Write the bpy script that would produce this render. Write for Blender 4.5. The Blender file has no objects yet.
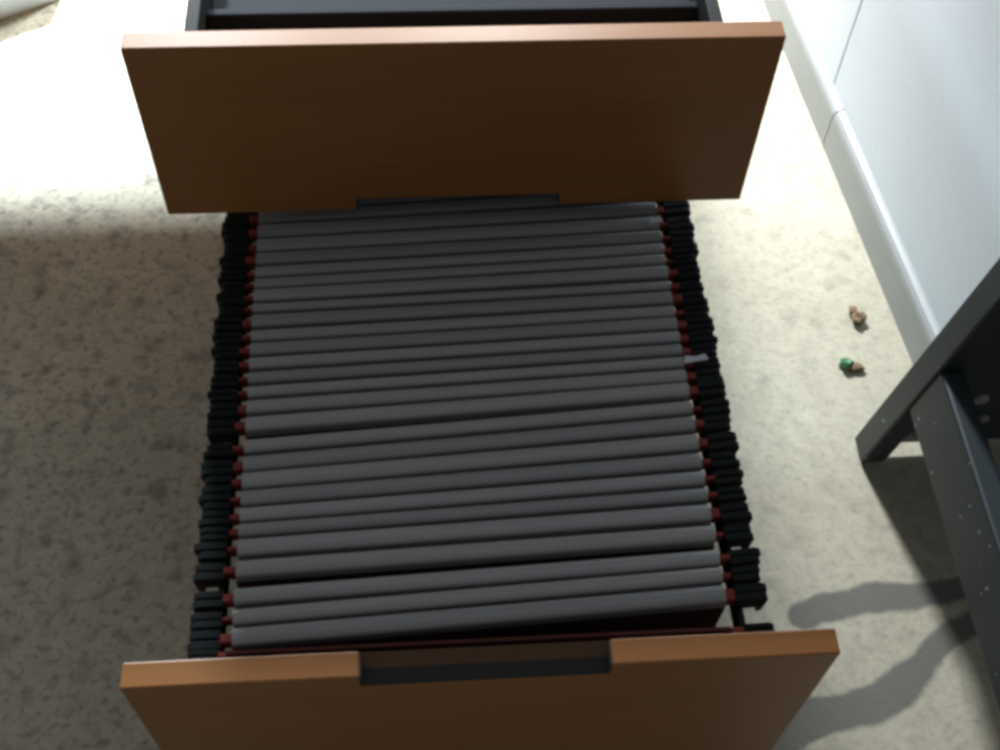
import bpy, bmesh, math, random
from mathutils import Vector, Matrix

random.seed(7)
scene = bpy.context.scene
COL = scene.collection
PI = math.pi

# ------------------------------------------------------------------ camera, world, light, exposure
cam_data = bpy.data.cameras.new('camera')
cam_data.sensor_fit = 'HORIZONTAL'
cam_data.sensor_width = 36.0
cam_data.lens = 1208.14 * 36.0 / 1000.0
cam_data.clip_start = 0.02
cam = bpy.data.objects.new('camera', cam_data)
COL.objects.link(cam)
FLOOR = 0.504
cam.matrix_world = (Matrix.Translation((-0.03064, -0.67008, 0.57346 + FLOOR))
                    @ Matrix.Rotation(-0.108086, 4, 'Z')
                    @ Matrix.Rotation(0.596286, 4, 'X')
                    @ Matrix.Rotation(0.054546, 4, 'Z'))
scene.camera = cam

scene.view_settings.view_transform = 'Standard'
scene.view_settings.look = 'None'
scene.view_settings.gamma = 1.0
scene.view_settings.use_curve_mapping = False
scene.view_settings.exposure = 0.0
scene.cycles.pixel_filter_type = 'BLACKMAN_HARRIS'
scene.cycles.filter_width = 3.6

world = bpy.data.worlds.new('world')
scene.world = world
world.use_nodes = True
bg = world.node_tree.nodes['Background']
bg.inputs['Color'].default_value = (0.95, 0.98, 1.0, 1)
# daylight comes mostly from the far end of the room
_nt = world.node_tree
_tc = _nt.nodes.new('ShaderNodeTexCoord')
_sep = _nt.nodes.new('ShaderNodeSeparateXYZ')
_nt.links.new(_tc.outputs['Generated'], _sep.inputs[0])
_mr = _nt.nodes.new('ShaderNodeMapRange')
_mr.interpolation_type = 'SMOOTHSTEP'
_mr.inputs['From Min'].default_value = -0.8
_mr.inputs['From Max'].default_value = 1.0
_mr.inputs['To Min'].default_value = 0.10
_mr.inputs['To Max'].default_value = 0.43
_nt.links.new(_sep.outputs['Y'], _mr.inputs['Value'])
_nt.links.new(_mr.outputs[0], bg.inputs['Strength'])


def area_light(name, loc, target, size, watts, colour, spread=180, shape='DISK'):
    d = bpy.data.lights.new(name, 'AREA')
    d.shape = shape
    d.size = size
    d.energy = watts
    d.color = colour
    d.spread = math.radians(spread)
    o = bpy.data.objects.new(name, d)
    COL.objects.link(o)
    o.location = loc
    o.rotation_euler = (Vector(target) - Vector(loc)).to_track_quat('-Z', 'Y').to_euler()
    return o


area_light('skylight', (0.10, 1.25, 1.08), (0.30, 0.70, 0.0), 0.18, 27, (0.96, 0.985, 1.0), 120)
area_light('patch_light', (-0.45, 1.30, 1.10), (-0.42, 0.50, 0.0), 0.14, 25, (0.86, 0.95, 1.0), 78)  # second lamp, added to brighten the floor patch left of the cabinet

# ------------------------------------------------------------------ node helpers


def new_mat(name):
    m = bpy.data.materials.new(name)
    m.use_nodes = True
    nt = m.node_tree
    return m, nt, nt.nodes['Principled BSDF']


def node(nt, kind, **kw):
    n = nt.nodes.new(kind)
    for k, v in kw.items():
        setattr(n, k, v)
    return n


def noise(nt, vec, scale, detail=4, rough=0.55):
    n = node(nt, 'ShaderNodeTexNoise')
    n.inputs['Scale'].default_value = scale
    n.inputs['Detail'].default_value = detail
    n.inputs['Roughness'].default_value = rough
    nt.links.new(vec, n.inputs['Vector'])
    return n.outputs['Fac']


def ramp(nt, fac, stops):
    n = node(nt, 'ShaderNodeValToRGB')
    e = n.color_ramp.elements
    while len(e) < len(stops):
        e.new(0.5)
    for el, (pos, c) in zip(e, stops):
        el.position = pos
        el.color = (c, c, c, 1) if isinstance(c, (int, float)) else (*c, 1)
    nt.links.new(fac, n.inputs['Fac'])
    return n.outputs['Color']


def mix(nt, fac, a, b, mode='MIX'):
    n = node(nt, 'ShaderNodeMix', data_type='RGBA', blend_type=mode)
    for sock, v in ((n.inputs[0], fac), (n.inputs[6], a), (n.inputs[7], b)):
        if isinstance(v, tuple):
            sock.default_value = (*v, 1)
        elif isinstance(v, (int, float)):
            sock.default_value = v
        else:
            nt.links.new(v, sock)
    return n.outputs[2]


def maths(nt, op, a, b=None, c=None):
    n = node(nt, 'ShaderNodeMath', operation=op)
    for i, v in enumerate((a, b, c)):
        if v is None:
            continue
        if isinstance(v, (int, float)):
            n.inputs[i].default_value = v
        else:
            nt.links.new(v, n.inputs[i])
    return n.outputs[0]


def vmath(nt, op, a, b=None, scale=None):
    n = node(nt, 'ShaderNodeVectorMath', operation=op)
    for i, v in enumerate((a, b)):
        if v is None:
            continue
        if isinstance(v, (tuple, Vector)):
            n.inputs[i].default_value = tuple(v)
        else:
            nt.links.new(v, n.inputs[i])
    if scale is not None:
        if isinstance(scale, (int, float)):
            n.inputs['Scale'].default_value = scale
        else:
            nt.links.new(scale, n.inputs['Scale'])
    return n


def capsule(nt, vec, a, b, r):
    """Signed distance from vec to the capsule a-b of radius r (metres)."""
    a, b = Vector(a), Vector(b)
    ba = b - a
    pa = vmath(nt, 'SUBTRACT', vec, a).outputs[0]
    h = maths(nt, 'DIVIDE', vmath(nt, 'DOT_PRODUCT', pa, ba).outputs['Value'], ba.length_squared)
    n = node(nt, 'ShaderNodeClamp')
    nt.links.new(h, n.inputs[0])
    proj = vmath(nt, 'SCALE', ba, None, n.outputs[0]).outputs[0]
    d = vmath(nt, 'LENGTH', vmath(nt, 'SUBTRACT', pa, proj).outputs[0]).outputs['Value']
    return maths(nt, 'SUBTRACT', d, r)


def bump(nt, bsdf, height, strength, dist):
    n = node(nt, 'ShaderNodeBump')
    n.inputs['Strength'].default_value = strength
    n.inputs['Distance'].default_value = dist
    nt.links.new(height, n.inputs['Height'])
    nt.links.new(n.outputs[0], bsdf.inputs['Normal'])


# ------------------------------------------------------------------ materials


def plain(name, colour, rough, metallic=0.0, vary=0.12, scale=60.0, bump_s=0.0, coat=0.0):
    m, nt, b = new_mat(name)
    tc = node(nt, 'ShaderNodeTexCoord').outputs['Object']
    f = noise(nt, tc, scale)
    lo = tuple(c * (1 - vary) for c in colour)
    hi = tuple(min(1, c * (1 + vary)) for c in colour)
    nt.links.new(mix(nt, f, lo, hi), b.inputs['Base Color'])
    b.inputs['Roughness'].default_value = rough
    b.inputs['Metallic'].default_value = metallic
    b.inputs['Coat Weight'].default_value = coat
    if bump_s:
        bump(nt, b, noise(nt, tc, scale * 4), bump_s, 0.001)
    return m


def floor_material():
    m, nt, b = new_mat('worn concrete')
    vec = node(nt, 'ShaderNodeTexCoord').outputs['Object']
    base = mix(nt, ramp(nt, noise(nt, vec, 5, 5), [(0.3, 0), (0.7, 1)]), (0.455, 0.437, 0.340), (0.585, 0.567, 0.460))
    base = mix(nt, maths(nt, 'MULTIPLY', ramp(nt, noise(nt, vec, 55, 6, 0.7), [(0.35, 1), (0.62, 0)]), 0.30), base, (0.25, 0.23, 0.185))
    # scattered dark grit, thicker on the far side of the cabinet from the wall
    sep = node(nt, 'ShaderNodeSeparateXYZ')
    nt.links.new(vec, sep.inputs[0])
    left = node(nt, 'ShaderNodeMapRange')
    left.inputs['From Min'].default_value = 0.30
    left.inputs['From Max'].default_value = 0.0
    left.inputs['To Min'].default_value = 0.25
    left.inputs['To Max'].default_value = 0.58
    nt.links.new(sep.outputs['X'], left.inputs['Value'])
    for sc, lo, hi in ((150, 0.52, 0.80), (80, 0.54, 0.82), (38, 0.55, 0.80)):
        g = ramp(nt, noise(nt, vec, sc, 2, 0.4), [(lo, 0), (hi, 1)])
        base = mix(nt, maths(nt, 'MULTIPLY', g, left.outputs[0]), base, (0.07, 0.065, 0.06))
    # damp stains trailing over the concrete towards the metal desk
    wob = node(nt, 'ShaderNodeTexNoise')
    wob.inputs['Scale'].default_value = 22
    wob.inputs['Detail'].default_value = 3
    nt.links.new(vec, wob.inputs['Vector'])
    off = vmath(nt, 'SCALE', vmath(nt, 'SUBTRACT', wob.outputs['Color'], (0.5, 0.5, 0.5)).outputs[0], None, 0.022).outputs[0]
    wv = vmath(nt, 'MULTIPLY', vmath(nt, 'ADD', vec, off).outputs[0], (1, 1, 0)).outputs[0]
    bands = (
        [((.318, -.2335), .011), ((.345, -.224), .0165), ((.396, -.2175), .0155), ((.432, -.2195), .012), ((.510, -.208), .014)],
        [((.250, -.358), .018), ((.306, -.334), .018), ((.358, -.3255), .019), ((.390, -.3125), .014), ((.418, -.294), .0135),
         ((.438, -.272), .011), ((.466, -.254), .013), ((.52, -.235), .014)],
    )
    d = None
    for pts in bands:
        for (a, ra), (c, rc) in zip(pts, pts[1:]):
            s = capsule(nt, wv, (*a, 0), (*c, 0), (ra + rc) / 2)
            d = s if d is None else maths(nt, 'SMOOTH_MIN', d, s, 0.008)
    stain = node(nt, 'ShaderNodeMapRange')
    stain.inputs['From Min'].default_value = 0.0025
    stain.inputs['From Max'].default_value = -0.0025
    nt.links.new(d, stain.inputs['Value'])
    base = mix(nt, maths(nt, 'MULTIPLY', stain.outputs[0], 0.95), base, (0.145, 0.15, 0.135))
    nt.links.new(base, b.inputs['Base Color'])
    b.inputs['Roughness'].default_value = 0.8
    bump(nt, b, noise(nt, vec, 180, 4, 0.6), 0.35, 0.002)
    return m


def wood_material():
    m, nt, b = new_mat('cherry laminate')
    tc = node(nt, 'ShaderNodeTexCoord').outputs['Object']
    mp = node(nt, 'ShaderNodeMapping')
    mp.inputs['Scale'].default_value = (1.5, 30, 45)
    nt.links.new(tc, mp.inputs['Vector'])
    g = noise(nt, mp.outputs[0], 3, 5, 0.6)
    c = mix(nt, ramp(nt, g, [(0.3, 0), (0.7, 1)]), (0.310, 0.126, 0.034), (0.372, 0.154, 0.043))
    nt.links.new(c, b.inputs['Base Color'])
    b.inputs['Roughness'].default_value = 0.42
    return m


def wall_material():
    m, nt, b = new_mat('pale painted panel')
    tc = node(nt, 'ShaderNodeTexCoord').outputs['Object']
    c = mix(nt, ramp(nt, noise(nt, tc, 6, 4), [(0.3, 0), (0.7, 1)]), (0.63, 0.73, 0.81), (0.67, 0.77, 0.85))
    c = mix(nt, maths(nt, 'MULTIPLY', ramp(nt, noise(nt, tc, 38, 3), [(0.70, 0), (0.78, 1)]), 0.35), c, (0.45, 0.43, 0.40))
    nt.links.new(c, b.inputs['Base Color'])
    b.inputs['Roughness'].default_value = 0.45
    return m


def skirting_material():
    m, nt, b = new_mat('grey skirting paint')
    tc = node(nt, 'ShaderNodeTexCoord').outputs['Object']
    c = mix(nt, noise(nt, tc, 20, 4), (0.30, 0.335, 0.345), (0.355, 0.39, 0.395))
    c = mix(nt, maths(nt, 'MULTIPLY', ramp(nt, noise(nt, tc, 45, 3), [(0.66, 0), (0.76, 1)]), 0.5), c, (0.30, 0.26, 0.21))
    nt.links.new(c, b.inputs['Base Color'])
    b.inputs['Roughness'].default_value = 0.5
    return m


def desk_metal():
    m, nt, b = new_mat('dark grey enamelled steel')
    tc = node(nt, 'ShaderNodeTexCoord').outputs['Object']
    c = mix(nt, noise(nt, tc, 30, 4), (0.022, 0.032, 0.037), (0.031, 0.043, 0.049))
    chips = ramp(nt, noise(nt, tc, 95, 2), [(0.73, 0), (0.76, 1)])
    c = mix(nt, chips, c, (0.45, 0.48, 0.47))
    nt.links.new(c, b.inputs['Base Color'])
    b.inputs['Roughness'].default_value = 0.5
    return m


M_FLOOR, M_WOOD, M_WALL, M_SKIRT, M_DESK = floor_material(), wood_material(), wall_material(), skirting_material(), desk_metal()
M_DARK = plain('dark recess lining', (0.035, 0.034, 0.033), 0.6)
M_SHADED = plain('shaded brown wood', (0.14, 0.075, 0.04), 0.8)  # front wood with the shade of the notch put into its colour
M_STEEL = plain('dark drawer steel', (0.020, 0.022, 0.024), 0.6, 0.0)
M_TRAY = plain('navy tray plastic', (0.012, 0.017, 0.026), 0.7)
M_BLACK = plain('black hook plastic', (0.009, 0.012, 0.013), 0.7)
M_BLACK.node_tree.nodes['Principled BSDF'].inputs['Specular IOR Level'].default_value = 0.15
for _m in (M_TRAY, M_STEEL):
    _m.node_tree.nodes['Principled BSDF'].inputs['Specular IOR Level'].default_value = 0.12
M_RED = plain('dark red file card', (0.06, 0.010, 0.008), 0.9, 0, 0.25, 140)
M_TIP = plain('red file corner', (0.21, 0.028, 0.015), 0.8, 0, 0.3, 200)
M_CLEAR = plain('cloudy clear plastic', (0.55, 0.56, 0.60), 0.2)
M_BOLT = plain('dull bolt metal', (0.40, 0.40, 0.38), 0.4, 0.5)
M_DRY = plain('dry brown leaf', (0.20, 0.145, 0.085), 0.85, 0, 0.4, 300)
M_GREEN = plain('green foil', (0.07, 0.22, 0.10), 0.5, 0, 0.5, 260)


def strip_material(name, c):
    m, nt, b = new_mat(name)
    tc = node(nt, 'ShaderNodeTexCoord').outputs['Object']
    mp = node(nt, 'ShaderNodeMapping')
    mp.inputs['Scale'].default_value = (4, 60, 60)
    nt.links.new(tc, mp.inputs['Vector'])
    f = noise(nt, mp.outputs[0], 3, 4)
    nt.links.new(mix(nt, f, tuple(x * .82 for x in c), tuple(x * 1.18 for x in c)), b.inputs['Base Color'])
    b.inputs['Roughness'].default_value = 0.38
    return m


STRIPS = [strip_material('grey label strip', (0.305, 0.310, 0.322)), strip_material('warm grey label strip', (0.305, 0.301, 0.296)),
          strip_material('deep grey label strip', (0.250, 0.257, 0.268))]

# ------------------------------------------------------------------ mesh helpers


def tag(o, label=None, cat=None, group=None, kind=None):
    for k, v in (('label', label), ('category', cat), ('group', group), ('kind', kind)):
        if v:
            o[k] = v
    return o


def empty(name, loc, rz=0.0):
    o = bpy.data.objects.new(name, None)
    COL.objects.link(o)
    o.location = loc
    o.rotation_euler = (0, 0, rz)
    o.empty_display_size = 0.05
    return o


def obj(name, bm, mats, parent=None, bevel=0.0, segs=2, smooth=False):
    me = bpy.data.meshes.new(name)
    bmesh.ops.recalc_face_normals(bm, faces=bm.faces)
    bm.to_mesh(me)
    bm.free()
    for m in (mats if isinstance(mats, (list, tuple)) else [mats]):
        me.materials.append(m)
    o = bpy.data.objects.new(name, me)
    COL.objects.link(o)
    if parent:
        o.parent = parent
    if bevel:
        md = o.modifiers.new('bevel', 'BEVEL')
        md.width = bevel
        md.segments = segs
        md.limit_method = 'ANGLE'
    if smooth:
        for p in me.polygons:
            p.use_smooth = True
    return o


def add_box(bm, x0, x1, y0, y1, z0, z1, mat=0):
    vs = [bm.verts.new((x, y, z)) for x in (x0, x1) for y in (y0, y1) for z in (z0, z1)]
    for f in ((0, 1, 3, 2), (4, 6, 7, 5), (0, 4, 5, 1), (2, 3, 7, 6), (0, 2, 6, 4), (1, 5, 7, 3)):
        bm.faces.new([vs[i] for i in f]).material_index = mat


def add_prism(bm, pts, axis, a, b, mat=0):
    """Extrude a 2-D outline along an axis ('x','y','z') from a to b."""
    def put(p, t):
        if axis == 'x':
            return (t, p[0], p[1])
        if axis == 'y':
            return (p[0], t, p[1])
        return (p[0], p[1], t)
    v0 = [bm.verts.new(put(p, a)) for p in pts]
    v1 = [bm.verts.new(put(p, b)) for p in pts]
    n = len(pts)
    bm.faces.new(v0).material_index = mat
    bm.faces.new(v1[::-1]).material_index = mat
    for i in range(n):
        bm.faces.new((v0[i], v0[(i + 1) % n], v1[(i + 1) % n], v1[i])).material_index = mat


def add_cyl(bm, c, r, h, axis='z', n=20, r2=None):
    rot = {'z': Matrix(), 'y': Matrix.Rotation(PI / 2, 4, 'X'), 'x': Matrix.Rotation(PI / 2, 4, 'Y')}[axis]
    bmesh.ops.create_cone(bm, cap_ends=True, segments=n, radius1=r, radius2=r if r2 is None else r2, depth=h,
                          matrix=Matrix.Translation(c) @ rot)


# ------------------------------------------------------------------ the setting
bm = bmesh.new()
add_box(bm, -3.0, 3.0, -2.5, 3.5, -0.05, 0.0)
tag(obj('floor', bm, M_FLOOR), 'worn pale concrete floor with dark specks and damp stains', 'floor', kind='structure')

# wall on the side of the metal desk: two pale panels with a thin joint, turned 5 degrees
WA, WB = Vector((0.449, 0.665, 0)), Vector((0.503, 0.0445, 0))
wdir = (WA - WB).normalized()
wrz = math.atan2(wdir.y, wdir.x)
worg = WB - wdir * 0.060                       # the corner where the wall ends behind the desk
seam = (Vector((0.4719, 0.4014, 0)) - worg).dot(wdir) + 0.028
bm = bmesh.new()
add_box(bm, 0.0, seam - 0.0012, -0.030, -0.012, 0.0, 2.4, 0)
add_box(bm, seam + 0.0012, 2.6, -0.030, -0.012, 0.0, 2.4, 0)
add_box(bm, 0.0, 2.6, -0.130, -0.030, 0.0, 2.4, 1)
w = obj('wall_right', bm, [M_WALL, M_DARK], bevel=0.0008, segs=1)
w.location, w.rotation_euler = worg, (0, 0, wrz)
tag(w, 'pale blue white panelled wall with a thin vertical joint', 'wall', kind='structure')
bm = bmesh.new()
prof = [(-0.012, 0.0), (0.0, 0.0), (0.0, 0.048), (-0.0012, 0.0535), (-0.0045, 0.0575), (-0.009, 0.0595), (-0.012, 0.060)]
add_prism(bm, prof, 'x', 0.0, seam - 0.045)
add_prism(bm, prof, 'x', seam - 0.043, 2.6)
w = obj('baseboard_right', bm, M_SKIRT)
w.location, w.rotation_euler = worg, (0, 0, wrz)
tag(w, 'low grey skirting along the foot of the pale wall', 'baseboard', kind='structure')

# grey pier at the far end of the bright floor patch
bm = bmesh.new()
add_box(bm, -1.0, 0.085, 0.0, 0.12, 0.0, 0.09)
w = obj('wall_left', bm, M_WALL)
w.location, w.rotation_euler = (-0.576, 0.650, 0), (0, 0, math.atan2(0.039, 0.072))
tag(w, 'grey edge of a low kerb at the far corner of the bright floor', 'wall', kind='structure')

# ------------------------------------------------------------------ filing cabinet
FW, FT = 0.47, 0.018                      # width and thickness of a drawer front
cab = empty('filing_cabinet', (0, 0.30, 0))
tag(cab, 'cherry brown filing cabinet with two drawers pulled out over the concrete floor', 'cabinet')


def at_world(o, loc):
    """Place a child whose mesh is drawn about loc in room coordinates."""
    p = Vector((0, 0, 0))
    q = o.parent
    while q:
        p += q.location
        q = q.parent
    o.location = Vector(loc) - p
    return o


# carcass
bm = bmesh.new()
cw = 0.200
add_box(bm, -cw, -cw + 0.016, 0, 0.58, 0.03, 0.492)
add_box(bm, cw - 0.016, cw, 0, 0.58, 0.03, 0.492)
add_box(bm, -cw, cw, 0, 0.58, 0.494, 0.510)
add_box(bm, -cw + 0.016, cw - 0.016, 0.562, 0.58, 0.03, 0.494)
add_box(bm, -cw, cw, 0, 0.58, 0.012, 0.03)
add_box(bm, -cw + 0.02, cw - 0.02, 0.03, 0.56, 0.0, 0.012)
obj('carcass', bm, M_WOOD, cab, 0.001)


def front(name, parent, loc, h, cut_top, label):
    """Drawer front with the finger notch cut out of its top or bottom edge."""
    n, d, x = FW * 0.176, 0.0185 if cut_top else 0.0125, FW / 2
    if cut_top:
        pts = [(-x, -h), (x, -h), (x, 0), (n, 0), (n, -d), (-n, -d), (-n, 0), (-x, 0)]
    else:
        pts = [(-x, -h), (-n, -h), (-n, -h + d), (n, -h + d), (n, -h), (x, -h), (x, 0), (-x, 0)]
    bm = bmesh.new()
    add_prism(bm, pts, 'y', 0.0, FT)
    o = obj('drawer_front', bm, M_WOOD, parent, 0.0013, 2)
    tag(o, label)
    at_world(o, loc)
    bm = bmesh.new()                      # lining of the notch
    t = 0.0012
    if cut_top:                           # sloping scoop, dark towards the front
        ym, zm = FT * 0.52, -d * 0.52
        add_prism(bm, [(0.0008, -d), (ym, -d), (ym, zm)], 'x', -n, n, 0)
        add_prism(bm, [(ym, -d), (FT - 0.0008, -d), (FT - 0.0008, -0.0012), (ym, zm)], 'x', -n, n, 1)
        zs = (-d, -0.001)
    else:
        add_box(bm, -n, n, 0.0008, FT - 0.0008, -h + d - t, -h + d)
        zs = (-h + 0.001, -h + d)
    add_box(bm, -n, -n + t, 0.0008, FT - 0.0008, *zs)
    add_box(bm, n - t, n, 0.0008, FT - 0.0008, *zs)
    o2 = obj('grip_recess', bm, [M_DARK, M_SHADED], parent)
    tag(o2, 'dark lined finger notch')
    at_world(o2, loc)
    return o


# upper drawer: shallow steel box behind its front
UZ, UH = FLOOR, 0.1715
bm = bmesh.new()
bw = 0.194
add_box(bm, -bw, -bw + 0.010, FT, 0.50, UZ - 0.150, UZ - 0.004)
add_box(bm, bw - 0.010, bw, FT, 0.50, UZ - 0.150, UZ - 0.004)
add_box(bm, -bw + 0.010, bw - 0.010, 0.49, 0.50, UZ - 0.150, UZ - 0.004)
add_box(bm, -bw + 0.010, bw - 0.010, FT, 0.49, UZ - 0.150, UZ - 0.144)
dr = obj('drawer', bm, M_STEEL, cab, 0.001)
tag(dr, 'upper shallow drawer')
at_world(dr, (0, 0, 0))
front('drawer_front', dr, (0, 0, UZ), UH, False, 'brown laminate front of the upper drawer')
bm = bmesh.new()
add_box(bm, -bw + 0.0105, bw - 0.0105, FT + 0.001, 0.300, UZ - 0.040, UZ - 0.034)
add_box(bm, -bw + 0.0105, bw - 0.0105, FT + 0.040, FT + 0.048, UZ - 0.034, UZ - 0.020)
add_box(bm, -bw + 0.0105, bw - 0.0105, 0.294, 0.300, UZ - 0.034, UZ - 0.015)
t = obj('pencil_tray', bm, M_TRAY, dr, 0.0015)
tag(t, 'dark navy tray')
at_world(t, (0, 0, 0))
for s in (-1, 1):
    bm = bmesh.new()
    add_box(bm, min(s * .1955, s * .2055), max(s * .1955, s * .2055), 0.06, 0.84, UZ - 0.105, UZ - 0.070)
    at_world(obj('runner', bm, M_STEEL, dr), (0, 0, 0))

# lower drawer: open frame with two rails that carry the files
LX, LY, LZ = 0.0016, -0.3903, FLOOR - 0.1842
LH = LZ - 0.034
RAIL = LZ - 0.0225                         # top of the rails
bm = bmesh.new()
for s in (-1, 1):
    a, b_ = sorted((s * 0.1772, s * 0.1812))
    add_box(bm, a, b_, LY + FT, 0.56, RAIL - 0.020, RAIL)
add_box(bm, -0.175, 0.175, 0.548, 0.56, RAIL - 0.24, RAIL)
add_box(bm, -0.165, 0.165, LY + FT + 0.004, 0.548, RAIL - 0.246, RAIL - 0.24)
dl = obj('drawer', bm, M_STEEL, cab)
tag(dl, 'lower drawer frame with hanging rails')
at_world(dl, (0, 0, 0))
dl.location.x += LX
f = front('drawer_front', dl, (LX, LY, LZ), LH, True, 'brown laminate front of the lower drawer')
for s in (-1, 1):
    bm = bmesh.new()
    a, b_ = sorted((s * .1655, s * .1755))
    add_box(bm, a, b_, LY + FT, 0.84, RAIL - 0.235, RAIL - 0.200)
    r = obj('runner', bm, M_STEEL, dl)
    at_world(r, (LX, 0, 0))

# ------------------------------------------------------------------ hanging files
# centre line of each dark gap between two label strips: (y, plan slope in degrees)
GAPS = [(0.0685, 1.9), (0.0545, 2.0), (0.0410, 2.2), (0.0272, 2.6), (0.0128, 2.5), (-0.0031, 2.4), (-0.0185, 1.95), (-0.0326, 2.25), (-0.0450, 2.2), (-0.0567, 2.35), (-0.0715, 1.8),
        (-0.0826, 1.7), (-0.0966, 1.9), (-0.1094, 2.0), (-0.1231, 2.0), (-0.1358, 2.15), (-0.1482, 2.3), (-0.1602, 2.4), (-0.1741, 2.6),
        (-0.1908, 3.2), (-0.2059, 3.6), (-0.2206, 3.3), (-0.2361, 2.85), (-0.2505, 2.7), (-0.2640, 2.4), (-0.2764, 2.15), (-0.2925, 2.0),
        (-0.3108, 1.95), (-0.3272, 2.5), (-0.3407, 2.65), (-0.3560, 2.4)]
WIDE = {19: 0.0062, 26: 0.0045, 27: 0.0078, 10: 0.004, 4: 0.0036}      # wide gaps, metres
ORD = ('first second third fourth fifth sixth seventh eighth ninth tenth eleventh twelfth thirteenth fourteenth fifteenth sixteenth '
       'seventeenth eighteenth nineteenth twentieth twenty-first twenty-second twenty-third twenty-fourth twenty-fifth twenty-sixth '
       'twenty-seventh twenty-eighth twenty-ninth thirtieth thirty-first').split()
SZ = LZ - 0.006                            # top of the label strips


def hook_outline(s, reach):
    pts = [(0.1745, -0.0035), (reach - 0.004, -0.0020), (reach, -0.0050), (reach - 0.0015, -0.0215), (reach - 0.0055, -0.0240),
           (reach - 0.0075, -0.0165), (0.1825, -0.0165), (0.1765, -0.0165), (0.1745, -0.0140)]
    return [(s * x, z) for x, z in pts]


def suspension_file(y, slope, width, label, strip_mat, strip=True, dz=0.0, tab=None):
    t = empty('suspension_file', (LX, y, SZ + dz), math.radians(slope))
    tag(t, label, 'hanging file', 'suspension files in the lower drawer')
    hw = width / 2
    if strip:
        bm = bmesh.new()
        arc = [(-hw, -0.011), (-hw, -0.0022), (-hw * 0.80, -0.0008), (-hw * 0.35, 0.0), (hw * 0.35, 0.0), (hw * 0.80, -0.0008), (hw, -0.0022), (hw, -0.011)]
        add_prism(bm, arc, 'x', -0.1672, 0.1668)
        obj('label_strip', bm, strip_mat, t)
    bm = bmesh.new()                       # V-shaped card pocket with its two top corners showing
    d = min(hw - 0.0006, 0.0055)
    for s in (-1, 1):
        pts = [(s * d, -0.012), (s * (d - 0.0007), -0.012), (0.0 + s * 0.0002, -0.215), (s * 0.0009, -0.2155)]
        add_prism(bm, pts, 'x', -0.1685, 0.1680)
    if not strip:
        add_box(bm, -0.170, 0.166, -0.0012, 0.0012, -0.016, 0.001)
    obj('pocket', bm, M_RED, t)
    for s in (-1, 1):
        bm = bmesh.new()
        a, b_ = sorted((s * 0.1673, s * (0.1752 + random.uniform(-0.001, 0.0008))))
        k = random.uniform(0.3, 0.8)
        add_box(bm, a, b_, -d * k, d * k, -0.0135, -0.0030 + random.uniform(-0.0015, 0.001))
        obj('corner', bm, M_TIP, t, 0.0008, 1)
        for q in (-1, 1):
            bm = bmesh.new()
            yc = q * (hw + 0.0008) * 0.50 + random.uniform(-0.0004, 0.0004)
            add_prism(bm, hook_outline(s, 0.1965 + random.uniform(-0.0022, 0.0018)), 'y', yc - hw * 0.47, yc + hw * 0.47)
            obj('hook', bm, M_BLACK, t, 0.0006, 1)
    if tab:
        bm = bmesh.new()
        x0, x1, tw = tab
        pts = [(x0, -hw * tw), (x1, -hw * tw * 0.4), (x1 - 0.002, hw * tw), ((x0 + x1) / 2, hw * tw * 0.5), (x0 + 0.002, hw * tw * 0.9)]
        add_prism(bm, pts, 'z', 0.0004, 0.0016)
        tag(obj('clear_tab', bm, M_CLEAR, t), 'cloudy clear plastic scrap')
    return t


n_files = len(GAPS) - 1
for i in range(n_files):
    (y0, s0), (y1, s1) = GAPS[i], GAPS[i + 1]
    a = y0 - WIDE.get(i, 0.0026) / 2
    b_ = y1 + WIDE.get(i + 1, 0.0026) / 2
    k = n_files - i                        # how many strips back from the front panel
    if k == 1:
        label = 'grey topped hanging file first back from the lower drawer front, wide dark gap before it'
    else:
        label = 'grey topped hanging file, %s label strip back from the lower drawer front' % ORD[k - 1]
    tab = None
    if i == 16:
        label = 'grey topped hanging file with clear plastic scrap, %s back from drawer front' % ORD[k - 1]
        tab = (0.166, 0.186, 0.8)
    if i == 5:
        label = 'grey topped hanging file with torn plastic tip, %s back from drawer front' % ORD[k - 1]
        tab = (0.158, 0.170, 0.7)
    suspension_file((a + b_) / 2, (s0 + s1) / 2, abs(a - b_), label, STRIPS[(i * 7 + i // 3) % 3], True,
                    random.uniform(0.0002, 0.0014), tab)
suspension_file(LY + FT + 0.0050, 0.0, 0.008, 'red hanging file without a grey strip, against the back of the lower drawer front', None, False, 0.0004)

# ------------------------------------------------------------------ dark metal desk at the wall's end
desk = empty('metal_frame', (0.70, -0.40, 0))
tag(desk, 'dark grey steel frame with slanting leg and low side rail beside the pale wall', 'frame')
RAKE = 0.155


def rake(bm, k):
    for v in bm.verts:
        v.co.y += k * v.co.z


for lx, ly, k in ((0.414, -0.070, -RAKE), (0.414, -0.880, RAKE), (0.975, -0.070, -RAKE), (0.975, -0.880, RAKE)):
    bm = bmesh.new()
    add_box(bm, lx, lx + 0.026, ly, ly + 0.030, 0.004, 0.70)
    add_box(bm, lx + 0.003, lx + 0.023, ly + 0.003, ly + 0.027, 0.0, 0.004)
    rake(bm, k)
    at_world(obj('leg', bm, M_DESK, desk, 0.002), (0, 0, 0))
bm = bmesh.new()
add_box(bm, 0.4155, 0.4375, -0.8485, -0.0702, 0.140, 0.222)
for v in bm.verts:
    v.co.y += (-RAKE if v.co.y > -0.4 else RAKE) * v.co.z
at_world(obj('side_rail', bm, M_DESK, desk, 0.003), (0, 0, 0))
bm = bmesh.new()
add_box(bm, 0.4402, 0.975, -0.052, -0.046, 0.012, 0.66)
rake(bm, -RAKE)
at_world(obj('back_panel', bm, M_DESK, desk, 0.001), (0, 0, 0))
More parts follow.
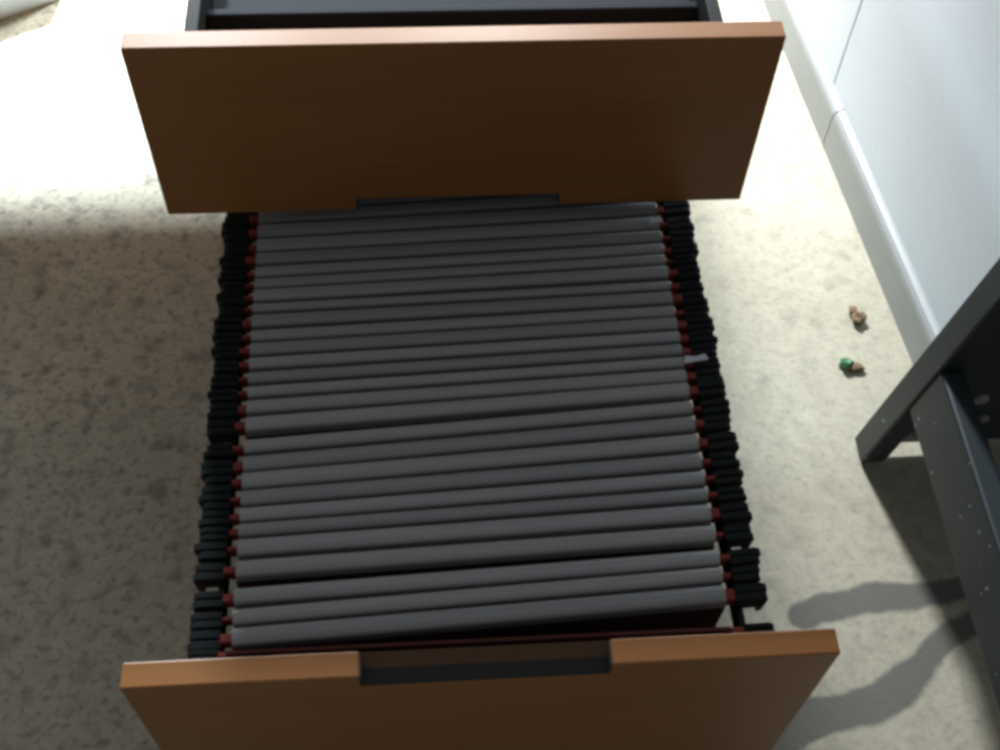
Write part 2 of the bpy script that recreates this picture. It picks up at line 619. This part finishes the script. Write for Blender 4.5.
for x0, x1, y0, y1 in ((0.4145, 0.4395, -0.74, -0.18), (0.9755, 1.0005, -0.74, -0.18), (0.44, 0.975, -0.178, -0.153), (0.44, 0.975, -0.768, -0.743)):
    bm = bmesh.new()
    add_box(bm, x0, x1, y0, y1, 0.672, 0.698)
    at_world(obj('top_rail', bm, M_DESK, desk, 0.002), (0, 0, 0))
for bx, bz, br in ((0.4975, 0.122, 0.0085), (0.520, 0.074, 0.006)):
    bm = bmesh.new()
    add_cyl(bm, (bx, -0.0545, bz), br, 0.005, 'y', 20, br * 0.8)
    rake(bm, -RAKE)
    at_world(obj('bolt', bm, M_BOLT, desk, 0.0008), (0, 0, 0))

# unseen board added on the cabinet to shade the concrete beside the drawers
bm = bmesh.new()
add_box(bm, -0.53, 0.195, 0.25, 0.790, 0.5102, 0.532)
bd = obj('shade_board', bm, M_WOOD, None, 0.001)
tag(bd, 'unseen brown board added across the top of the filing cabinet for shade', 'board')

# ------------------------------------------------------------------ bits lying on the floor


def crumb(bm, c, r, sq, seed):
    rnd = random.Random(seed)
    res = bmesh.ops.create_icosphere(bm, subdivisions=2, radius=1.0)
    for v in res['verts']:
        k = 1 + rnd.uniform(-0.28, 0.28)
        v.co = Vector((v.co.x * r * sq[0] * k, v.co.y * r * sq[1] * k, v.co.z * r * sq[2] * k)) + Vector(c)


bm = bmesh.new()
crumb(bm, (0, 0, 0.006), 0.0085, (0.85, 1.0, 0.75), 3)
crumb(bm, (-0.004, 0.012, 0.0045), 0.0062, (0.8, 1.1, 0.7), 4)
o = tag(obj('dry_leaf', bm, M_DRY), 'small crumpled brown scrap lying on the concrete near the pale skirting', 'leaf')
o.location = (0.4548, 0.1130, 0)
sc = empty('foil_scrap', (0.4275, 0.0505, 0))
tag(sc, 'small green crumpled scrap lying on the concrete near the slanting steel leg', 'scrap')
bm = bmesh.new()
crumb(bm, (-0.001, 0.002, 0.0055), 0.0075, (1.0, 0.85, 0.75), 5)
obj('green_foil', bm, M_GREEN, sc)
bm = bmesh.new()
crumb(bm, (0.009, -0.002, 0.0035), 0.0080, (1.2, 0.7, 0.45), 6)
obj('brown_end', bm, M_DRY, sc)
